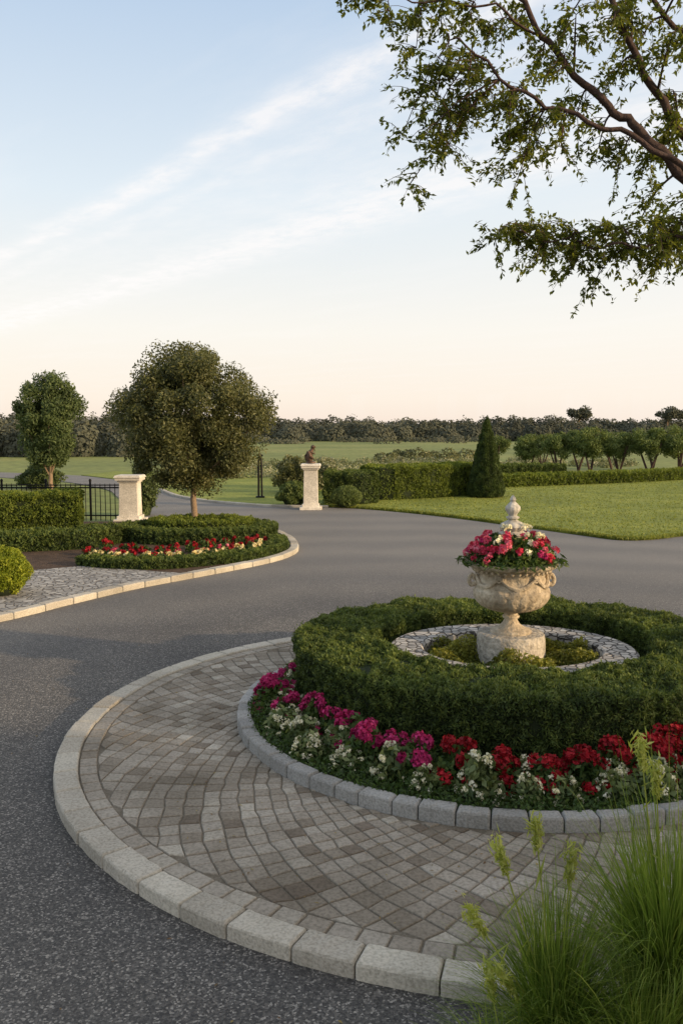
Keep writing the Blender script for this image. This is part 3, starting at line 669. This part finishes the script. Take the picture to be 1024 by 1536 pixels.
# ------------------------------------------------------------ beyond the drive
G4='clipped hedges beyond the drive'
hedge('clipped_hedge',[(-.5,28.3),(.5,28.2),(.75,28.6)],1.1,1.02,20000,.08,.035,M_hedge,label='clipped dark hedge beside the statue pillar',group=G4,z0=.03)
hedge('clipped_hedge',[(.95,30.2),(1.4,29.9),(3,30.8),(4.7,32.2)],1.3,1.15,44000,.08,.035,M_hedgeL,label='long clipped bright green hedge on the lawn',group=G4,z0=.03,rough=.05)
hedge('clipped_hedge',[(5.9,36),(9,37.4),(13,39.6),(18,43)],.9,.5,26000,.13,.05,M_hedgeL,label='low clipped hedge along the far lawn edge',group=G4,z0=.03)
hedge('clipped_hedge',[(5.6,38.5),(7.5,39),(10,40)],1.2,.85,16000,.13,.05,M_hedge,label='clipped dark hedge behind the cone topiary',group=G4,z0=0)
shrub('round_shrub',(.15,26.85,.03),.46,.64,9000,.06,.025,M_orch,'small clipped ball shrub at the lawn corner',lump=.1)
shrub('round_shrub',(-1.55,27.45,.03),.44,.7,7000,.08,.035,M_orch,'loose grey green shrub beside the pillar',lump=.5)
shrub('round_shrub',(-1.75,33,.0),.7,1.25,6000,.12,.05,M_tree,'tall dark shrub behind the pillar',lump=.6)
shrub('round_shrub',(-.9,35,.0),.8,1.2,6000,.12,.05,M_scrub,'pale flowering shrub behind the pillar',lump=.6)
cone=mkobj('cone_topiary',None,loc=(5.12,30.7,.03),label='tall clipped conical evergreen on the lawn',category='topiary')
mb=MB(); n=42000; t=1-np.sqrt(rng.uniform(0,1,n)); z=.06+t*2.85; R=.69*(1-t)**.85*np.where(t<.06,.85+t*2.5,1)+.02; a=rng.uniform(0,2*math.pi,n)
C=np.c_[R*np.cos(a),R*np.sin(a),z]; Nn=unit(np.c_[np.cos(a),np.sin(a),np.full(n,.25)]); nz=fnoise(C,6,2); C+=Nn*(nz*.05-rng.uniform(0,.05,n))[:,None]
leaves(mb,C,Nn,.07,.024,0,np.clip(.25+nz*.4+rng.uniform(-.25,.25,n),0,1),.3,.35,.1,Nn*.4+np.array([0,0,.8]),.5)
lathe(mb,[(.5,.02),(.57,.2),(.33,1.4),(.05,2.6)],(0,0,0),20,1); mb.obj('crown',[M_hedge,M_core],parent=cone)
mb=MB(); tube(mb,[(0,0,-.05),(0,0,.4)],[.07,.06],8); mb.obj('trunk',[M_bark],parent=cone)
tm=[]
for v in range(5):
    C,Nn,rr,cs=crownpts(34,200,(0,0,1.6),(rng.uniform(.85,1.1),.95,rng.uniform(.75,.9)),None,.3,.3)
    mb=MB(); leaves(mb,C,Nn,.12,.05,0,rr,.4,.35,.1,Nn*.5+np.array([0,0,.8]),.8); cm=mb.mesh('crown',[M_orch])
    mb=MB()
    for k in range(4):
        a=rng.uniform(0,6.28); tube(mb,[(0,0,-.05),(.12*math.cos(a),.12*math.sin(a),.4),(.35*math.cos(a),.35*math.sin(a),1.0),(.55*math.cos(a),.5*math.sin(a),1.6)],[.06,.05,.035,.02],6)
    tm.append((cm,mb.mesh('trunk',[M_barkd])))
for (x,y,s) in [(10.1,47,.9),(11.6,46.5,1.0),(13.2,46,1.05),(14.7,46,1.0),(16.1,45.5,1.1),(17.7,45.5,1.15),(19.2,46,1.1),(12,52,.95),(14.2,52,1.05),(16.5,53,1.0),(19,53,1.1),(21.2,52,1.15),(10,56,.9)]:
    c,t=tm[rng.integers(5)]
    e=mkobj('orchard_tree',None,loc=(x,y,-.03),rot=(0,0,rng.uniform(0,6)),scale=s,label='small bushy orchard tree with several dark stems',category='tree',group='row of orchard trees')
    mkobj('crown',c,parent=e); mkobj('trunk',t,parent=e)
mb=MB(); K=460
for k in range(K):
    x=rng.uniform(-8,20); y=rng.uniform(42,66); 
    if x>9 and y<56: continue
    r=rng.uniform(.3,.8); h=rng.uniform(.2,.65); per=150
    v=unit(rng.normal(size=(per,3))); v[:,2]=abs(v[:,2]); P=v*np.array([r,r,h])*rng.uniform(.5,1,(per,1))+np.array([x,y,-.02])
    leaves(mb,P,v,.14,.07,0,np.clip(rng.uniform(0,.5)+rng.uniform(0,.6,per),0,1),.4)
mb.obj('meadow_shrubs',[M_scrub],kind='stuff',label='pale flowering scrub band across the meadow')
def farline(name,specs,L,W,mat,label,kpt=70):
    mb=MB()
    for (x,y,r,h) in specs:
        n=kpt; v=unit(rng.normal(size=(n,3))); v[:,2]=np.abs(v[:,2])*.97; v[:,1]=np.where(rng.random(n)<.7,-np.abs(v[:,1]),v[:,1])
        P=v*np.array([r,r,h])*rng.uniform(.82,1.0,(n,1))
        nz=fnoise(P+np.array([x,y,0]),.5,2); P*=(1+nz*.2)[:,None]
        leaves(mb,P+np.array([x,y,0]),v,L,W,0,np.clip(rng.uniform(0,.6)+rng.uniform(0,.4,n),0,1),1.6)
    return mb.obj(name,[mat],kind='stuff',label=label)
sp=[]
for x in np.arange(-110,130,2.1):
    for row in range(4):
        y=190+row*10+rng.uniform(-4,4); h=(3.9+1.5*mnoise.noise(Vector((x*.05,row*3.1,0)))+rng.uniform(-.8,1.0)+row*.5)
        if x<-40: h+=.8
        sp.append((x+rng.uniform(-1,1),y,rng.uniform(2.4,4.6),max(h,2.2)))
farline('woodland',sp,.55,.45,M_far,'distant dark tree line along the horizon',560)
sp=[(rng.uniform(-70,90),rng.uniform(150,182),rng.uniform(1.5,3),rng.uniform(.7,1.5)) for _ in range(50)]
farline('far_bushes',sp,.4,.3,M_far,'scattered bushes at the far field edge',160)
sp=[(x,rng.uniform(78,90),rng.uniform(1.5,2.6),rng.uniform(2.2,4.0)) for x in np.arange(-42,-18,1.3)]
sp+=[(x,rng.uniform(100,112),rng.uniform(1.8,2.8),rng.uniform(3.5,5.2)) for x in np.arange(-52,-22,1.4)]
farline('woodland',sp,.38,.26,M_far,'dark clump of woodland at the meadow side',800)
sp=[(x,66+rng.uniform(-2,2),.8,rng.uniform(.8,1.3)) for x in np.arange(3,11,.7)]
farline('far_bushes',sp,.22,.12,M_tree,'dark bushes beyond the flowering scrub',260)
for (x,y,h,w) in [(53,195,7.4,3.6),(71,190,7.2,3.6)]:
    tree('pine_tree',(x,y,0),h*.6,(.4,0,h*.82),(w,w,h*.17),20,130,.55,.3,M_far,.16,'distant umbrella pine above the tree line',None,.34,category='tree',group='distant pines',limbs=5,shell=.2)
kp2=[tuple(p) for p in curve([(-.4,26.88),(-2,27.06),(-3.4,27.95),(-4.8,29.45),(-6.0,31.45),(-7.2,34.55)],6)]
mb=MB(); kerb(mb,kp2,.16,.07,.6,.01,.02,-.02); mb.obj('kerb',[M_kerb],kind='structure',label='pale stone kerb along the far verge')

# ------------------------------------------------------------ overhanging tree
ot=mkobj('shade_tree',None,loc=(0,0,0),label='large tree with dark limbs overhanging the island',category='tree')
mb=MB()
trunk=[(5.3,6.3,-.02),(5.2,6.3,1.0),(5.0,6.2,2.0),(4.7,6.1,2.7)]
tube(mb,trunk,[.24,.19,.17,.15],12)
br={'A':[(4.7,6.1,2.7),(3.6,6.0,3.2),(2.75,5.95,3.75),(2.29,5.95,4.07),(1.98,5.98,4.38),(1.72,6.0,4.59),(1.36,6.0,4.95),(1.13,6.0,5.3),(.8,6.0,5.6)],
'B':[(4.75,6.1,2.6),(3.6,6.3,3.4),(2.7,6.2,4.05),(2.28,6.1,4.45),(1.98,6.05,4.86),(1.75,6.0,5.25),(1.6,6,5.7)],
'C':[(4.7,6.05,2.6),(3.5,5.8,3.25),(2.7,5.7,3.78),(2.29,5.7,3.98),(1.9,5.7,4.22),(1.5,5.7,4.37),(1.1,5.72,4.55),(.85,5.75,4.78),(.68,5.8,4.92)],
'D':[(4.8,6.1,2.3),(3.6,5.9,3.3),(2.8,5.8,3.6),(2.3,5.8,3.66),(1.9,5.8,3.6),(1.5,5.8,3.62),(1.15,5.8,3.68)],
'E':[(4.7,6.1,2.7),(3.9,6.4,4.0),(3.0,6.4,4.9),(2.3,6.3,5.2),(1.9,6.2,5.5)],
'F':[(4.8,6.1,2.6),(5.1,6.3,3.8),(5.2,6.5,5.0),(5.0,6.5,6.0)],
'G':[(1.36,6.0,4.95),(1.0,5.9,5.12),(.6,5.9,5.16),(.2,5.9,5.2)]}
rads={'A':(.055,.011),'B':(.052,.013),'C':(.033,.005),'D':(.02,.004),'E':(.045,.012),'F':(.1,.03),'G':(.010,.004)}
allp=[]
for k,p in br.items():
    cp=curve(p,6); n=len(cp); r0,r1=rads[k]
    cp=[c+np.array([0,0,1])*.02*math.sin(i*1.3)+rng.normal(0,.006,3) for i,c in enumerate(cp)]
    tube(mb,[tuple(c) for c in cp],[r0+(r1-r0)*(i/(n-1))**.8 for i in range(n)],8)
    allp+= [(c,r0+(r1-r0)*(i/(n-1))**.8) for i,c in enumerate(cp)]
AP=np.array([a[0] for a in allp]); AR=np.array([a[1] for a in allp])
tg=[(.12,5.2),(.3,5.12),(.5,5.2),(.65,5.05),(.85,5.12),(.5,4.95),(.42,4.42),(.5,4.25),(.48,4.12),(.62,4.5),(.72,4.33),(.85,4.5),(.58,4.66),(.9,4.72),(.66,4.2),(.55,4.35),(.8,4.65),
(1.05,4.38),(1.08,4.22),(1.2,4.12),(1.32,4.3),(1.15,4.6),(1.38,4.18),(1.0,5.05),(1.2,5.15),(1.5,5.05),(1.7,4.95),(1.9,5.1),(2.1,4.9),(2.2,5.2),(2.25,4.7),(1.45,4.75),(1.6,4.55),(1.35,4.9),(1.55,5.2),(2.0,5.25),(2.3,5.0),(1.25,4.42),(1.85,4.8),(2.05,5.05),
(1.9,4.25),(2.05,4.15),(2.2,4.3),(1.78,4.35),(2.25,4.5),(1.15,3.68),(1.05,3.72),(1.3,3.78),(1.33,3.55),(1.5,3.66),(1.6,3.52),(1.75,3.7),(1.78,3.45),(1.95,3.6),(2.08,3.82),(2.1,3.45),(2.25,3.6),(2.3,3.9),(2.15,3.68),(1.9,3.78),(1.4,3.7),(1.65,3.62),(2.0,3.7),(2.2,3.8)]
T=[np.array([x,rng.uniform(5.65,6.3),z]) for x,z in tg]
for k in range(70):
    T.append(np.array([rng.uniform(2.5,6.6),rng.uniform(4.9,7.8),rng.uniform(3.6,6.4)]))
lb=MB(); LC=[];LN=[];LD=[];LR=[]
for c in T:
    dd=np.linalg.norm(AP-c,axis=1)+np.where(AP[:,0]<c[0],.35,0); i=int(np.argmin(dd)); s=AP[i]
    mid=(s+c)/2+np.array([0,0,.06]); r0=min(AR[i]*.6,.010)
    main=curve([s,mid,c],4); tube(mb,[tuple(p) for p in main],list(np.linspace(r0,.003,len(main))),5)
    for j in range(14):
        st=np.array(main[rng.integers(len(main)//3,len(main))]); dr=rng.normal(size=3)*np.array([1,.8,.6])+np.array([-.45,0,-.35]); dr/=np.linalg.norm(dr)
        ln=rng.uniform(.1,.26); e=st+dr*ln+np.array([0,0,-.03])
        tw=curve([st,st+dr*ln*.5+np.array([0,0,.01]),e],3); tube(mb,[tuple(p) for p in tw],list(np.linspace(.003,.0012,len(tw))),4)
        crr=rng.uniform(0,.5)
        for q in range(20):
            t=rng.uniform(.1,1.05); p=st+(e-st)*t; sd=unit(np.cross(dr,rng.normal(size=3))[None])[0]
            D=dr*.5+sd*.9+np.array([0,0,-.45]); D/=np.linalg.norm(D)
            LC.append(p+D*.022); LD.append(D*3); LN.append(np.array([rng.normal()*.6,rng.normal()*.6,.9])); LR.append(min(1,crr+rng.uniform(0,.5)))
leaves(lb,np.array(LC),np.array(LN),.044,.019,0,np.array(LR),.8,.35,.12,np.array(LD),.4)
lb.obj('crown',[M_over],parent=ot); mb.obj('trunk',[M_barkd],parent=ot)
mb=MB(); prism(mb,circ(5.3,6.3,.6,n=40),-.02,.02); mb.obj('planting_bed',[M_soil],kind='structure',label='round soil patch under the large tree')
for (x,y) in [(13.5,-1.2),(8.0,-2.6)]:  # unseen trees added behind the camera to cast shade on the foreground
    tree('garden_tree',(x,y,0),1.6,(0,0,3.3),(2.4,2.4,2.0),60,150,.26,.12,M_tree,.16,'unseen leafy tree added to shade the drive',None,.28,group='unseen trees added to shade the drive',shell=.2)

# ------------------------------------------------------------ ornamental grass
M_seed=leafmat('seed_head_leaf',(.20,.27,.06),(.36,.43,.10),(.55,.58,.22),.5)
def grass(x,y,nb,H,spread,heads,label,lean=(0,0),z=0,stalks=0):
    e=mkobj('ornamental_grass',None,loc=(x,y,z),label=label,category='grass',group='clumps of ornamental grass')
    mb=MB(); V=[];F=[];R=[];k=8
    for i in range(nb):
        a=rng.uniform(0,2*math.pi); b0=np.array([math.cos(a),math.sin(a)])*rng.uniform(0,.10); 
        an=a+rng.normal(0,.6); out=np.array([math.cos(an),math.sin(an)]); sp=rng.uniform(.05,1)**1.1*spread; h=H*rng.uniform(.4,1.0)**.9*(1-.2*sp/spread); w=rng.uniform(.0022,.0055)
        if rng.random()<.04: h*=1.3
        side=np.array([-out[1],out[0]]); side=side*math.cos(1)+out*rng.normal(0,.4); bend=rng.uniform(1.5,3.0); b=len(V)
        dr=rng.uniform(.1,.45)*sp/spread
        for j in range(k):
            t=j/(k-1); p=b0+out*sp*t**bend+np.array(lean)*t*t; zz=h*(t-dr*t**4); ww=w*(1-t)**.6*(.7+.6*t)+.0004
            V.append((p[0]-side[0]*ww,p[1]-side[1]*ww,zz)); V.append((p[0]+side[0]*ww,p[1]+side[1]*ww,zz))
        base=rng.uniform(-.12,.2); straw=rng.random()<.06
        for j in range(k-1): F.append((b+2*j,b+2*j+1,b+2*j+3,b+2*j+2)); R.append(min(1,max(0,.1+.65*j/k+base+(.4 if straw else 0))))
    mb.add(V,F,0,R); mb.obj('blade',[M_grass],parent=e)
    if heads:
        mb=MB()
        for (hx,hy,hz) in heads:
            p=np.array([hx,hy,hz]); q0=np.array([hx*.8,hy*.8,hz*.85]); tube(mb,[(0,0,0),(hx*.3,hy*.3,hz*.45),tuple(q0),tuple(p)],[.005,.004,.003,.002],5,0,.6)
            d=unit((p-q0)[None])[0]; n=170
            t=rng.uniform(0,1,n); C=p-d*.06+d[None]*(t*.12)[:,None]+rng.normal(0,.013,(n,3))*(.5+.8*t)[:,None]
            leaves(mb,C,rng.normal(size=(n,3)),.042,.008,0,rng.uniform(.4,1,n),.3,.3,0,np.tile(d*1.6,(n,1)),.8)
            for ll in range(7):
                t=rng.uniform(.3,.85); c=p*t+np.array([0,0,hz*.05]); leaves(mb,c[None],rng.normal(size=(1,3)),.16,.012,0,np.array([.5]),.3,.2,.1,np.array([[rng.normal()*.5,rng.normal()*.4,1.2]]),.2)
        mb.obj('seed_head',[M_seed],parent=e)
grass(.80,3.05,1300,.80,.48,[(-.06,.12,.87),(-.20,.08,.80),(-.30,.02,.58),(-.2,-.03,.38),(.07,.1,.76)],'tufted ornamental grass with pale green seed heads')
grass(1.24,3.15,1700,1.12,.52,[(-.10,.05,1.18),(-.02,.1,1.05)],'dense tall ornamental grass clump on the paving edge',lean=(-.08,0))
grass(1.06,2.9,900,.62,.45,[],'dense tall ornamental grass clump on the paving edge')
grass(.60,2.95,500,.34,.34,[(-.05,.1,.36)],'low ornamental grass tuft on the paving edge')

# ------------------------------------------------------------ sun and sky
EL=math.radians(14); AZ=math.radians(-24)
sd=Vector((math.cos(EL)*math.cos(AZ),math.cos(EL)*math.sin(AZ),math.sin(EL)))
sl=bpy.data.lights.new('sun','SUN'); sl.energy=5.0; sl.angle=math.radians(.8); sl.color=(1,.72,.42)
so=bpy.data.objects.new('sun',sl); COL.objects.link(so); so.rotation_euler=sd.to_track_quat('Z','Y').to_euler()
w=bpy.data.worlds.new('World'); scene.world=w; w.use_nodes=True; nt=w.node_tree
bg=nt.nodes['Background']
sky=N(nt,'ShaderNodeTexSky',sky_type='NISHITA'); sky.sun_disc=False; sky.sun_elevation=EL; sky.sun_rotation=math.pi/2-AZ
sky.dust_density=2.0
tc=N(nt,'ShaderNodeTexCoord'); sep=N(nt,'ShaderNodeSeparateXYZ'); nt.links.new(tc.outputs['Generated'],sep.inputs[0])
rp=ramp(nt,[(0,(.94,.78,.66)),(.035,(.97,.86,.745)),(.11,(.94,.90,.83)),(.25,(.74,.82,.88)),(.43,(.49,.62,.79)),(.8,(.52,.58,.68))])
nt.links.new(sep.outputs[2],rp.inputs[0])
def M(op,a,b=None):
    n=N(nt,'ShaderNodeMath',operation=op)
    for i,v in enumerate((a,b)):
        if v is None: continue
        if isinstance(v,(int,float)): n.inputs[i].default_value=v
        else: nt.links.new(v,n.inputs[i])
    return n.outputs[0]
zc=M('MAXIMUM',sep.outputs[2],.04)
px=M('DIVIDE',sep.outputs[0],zc); py=M('DIVIDE',sep.outputs[1],zc)
al=M('ADD',M('MULTIPLY',px,.62),M('MULTIPLY',py,-.785)); ac=M('ADD',M('MULTIPLY',px,.785),M('MULTIPLY',py,.62))
cb=N(nt,'ShaderNodeCombineXYZ'); nt.links.new(M('MULTIPLY',al,.35),cb.inputs[0]); nt.links.new(ac,cb.inputs[1])
n1=N(nt,'ShaderNodeTexNoise',i_Scale=1.6,i_Detail=7.0,i_Roughness=.6); nt.links.new(cb.outputs[0],n1.inputs['Vector'])
cb2=N(nt,'ShaderNodeCombineXYZ'); nt.links.new(M('MULTIPLY',al,1.6),cb2.inputs[0]); nt.links.new(M('MULTIPLY',ac,2.5),cb2.inputs[1])
n2=N(nt,'ShaderNodeTexNoise',i_Scale=3.0,i_Detail=8.0,i_Roughness=.65); nt.links.new(cb2.outputs[0],n2.inputs['Vector'])
acw=M('ADD',ac,M('MULTIPLY',M('SUBTRACT',n1.outputs[0],.5),.4))
def band(c,wd,amp):
    d=M('DIVIDE',M('SUBTRACT',acw,c),wd); g=M('EXPONENT',M('MULTIPLY',M('MULTIPLY',d,d),-1.0)); return M('MULTIPLY',g,amp)
bands=M('ADD',M('ADD',band(1.64,.085,1.15),band(2.62,.26,1.25)),M('ADD',band(1.86,.08,.55),band(2.1,.2,.3)))
tex=N(nt,'ShaderNodeMapRange'); tex.inputs[1].default_value=.35; tex.inputs[2].default_value=.65; nt.links.new(n2.outputs[0],tex.inputs[0])
cl=M('MULTIPLY',bands,M('ADD',M('MULTIPLY',tex.outputs[0],.75),.25))
veil=N(nt,'ShaderNodeMapRange'); veil.inputs[1].default_value=.5; veil.inputs[2].default_value=.8; veil.inputs[4].default_value=.3; nt.links.new(n1.outputs[0],veil.inputs[0])
cl=M('MINIMUM',M('ADD',cl,veil.outputs[0]),1.0); cl=M('MULTIPLY',cl,.72)
skyc=mixc(nt,rp.outputs[0],(1.0,.96,.94),0.0); nt.links.new(cl,skyc.node.inputs[0])
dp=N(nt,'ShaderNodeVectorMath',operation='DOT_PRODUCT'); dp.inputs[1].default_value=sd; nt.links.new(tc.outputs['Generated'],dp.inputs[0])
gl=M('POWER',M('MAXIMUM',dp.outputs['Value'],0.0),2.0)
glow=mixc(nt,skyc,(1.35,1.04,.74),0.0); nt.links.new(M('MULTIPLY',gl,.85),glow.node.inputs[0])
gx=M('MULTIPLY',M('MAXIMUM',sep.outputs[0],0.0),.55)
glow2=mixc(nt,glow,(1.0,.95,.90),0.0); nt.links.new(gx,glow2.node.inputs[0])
nis=mixc(nt,(0,0,0),sky.outputs[0],.012)
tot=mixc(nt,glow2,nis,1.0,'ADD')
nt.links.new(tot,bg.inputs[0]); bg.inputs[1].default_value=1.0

# ------------------------------------------------------------ camera
cam=bpy.data.cameras.new('camera'); co=bpy.data.objects.new('camera',cam); COL.objects.link(co)
cam.sensor_width=36; cam.sensor_fit='AUTO'; cam.lens=1300/1536*36; cam.clip_end=4000; cam.clip_start=.05
co.location=(0,0,2.4); co.rotation_euler=(math.radians(90-5.405),0,0)
scene.camera=co
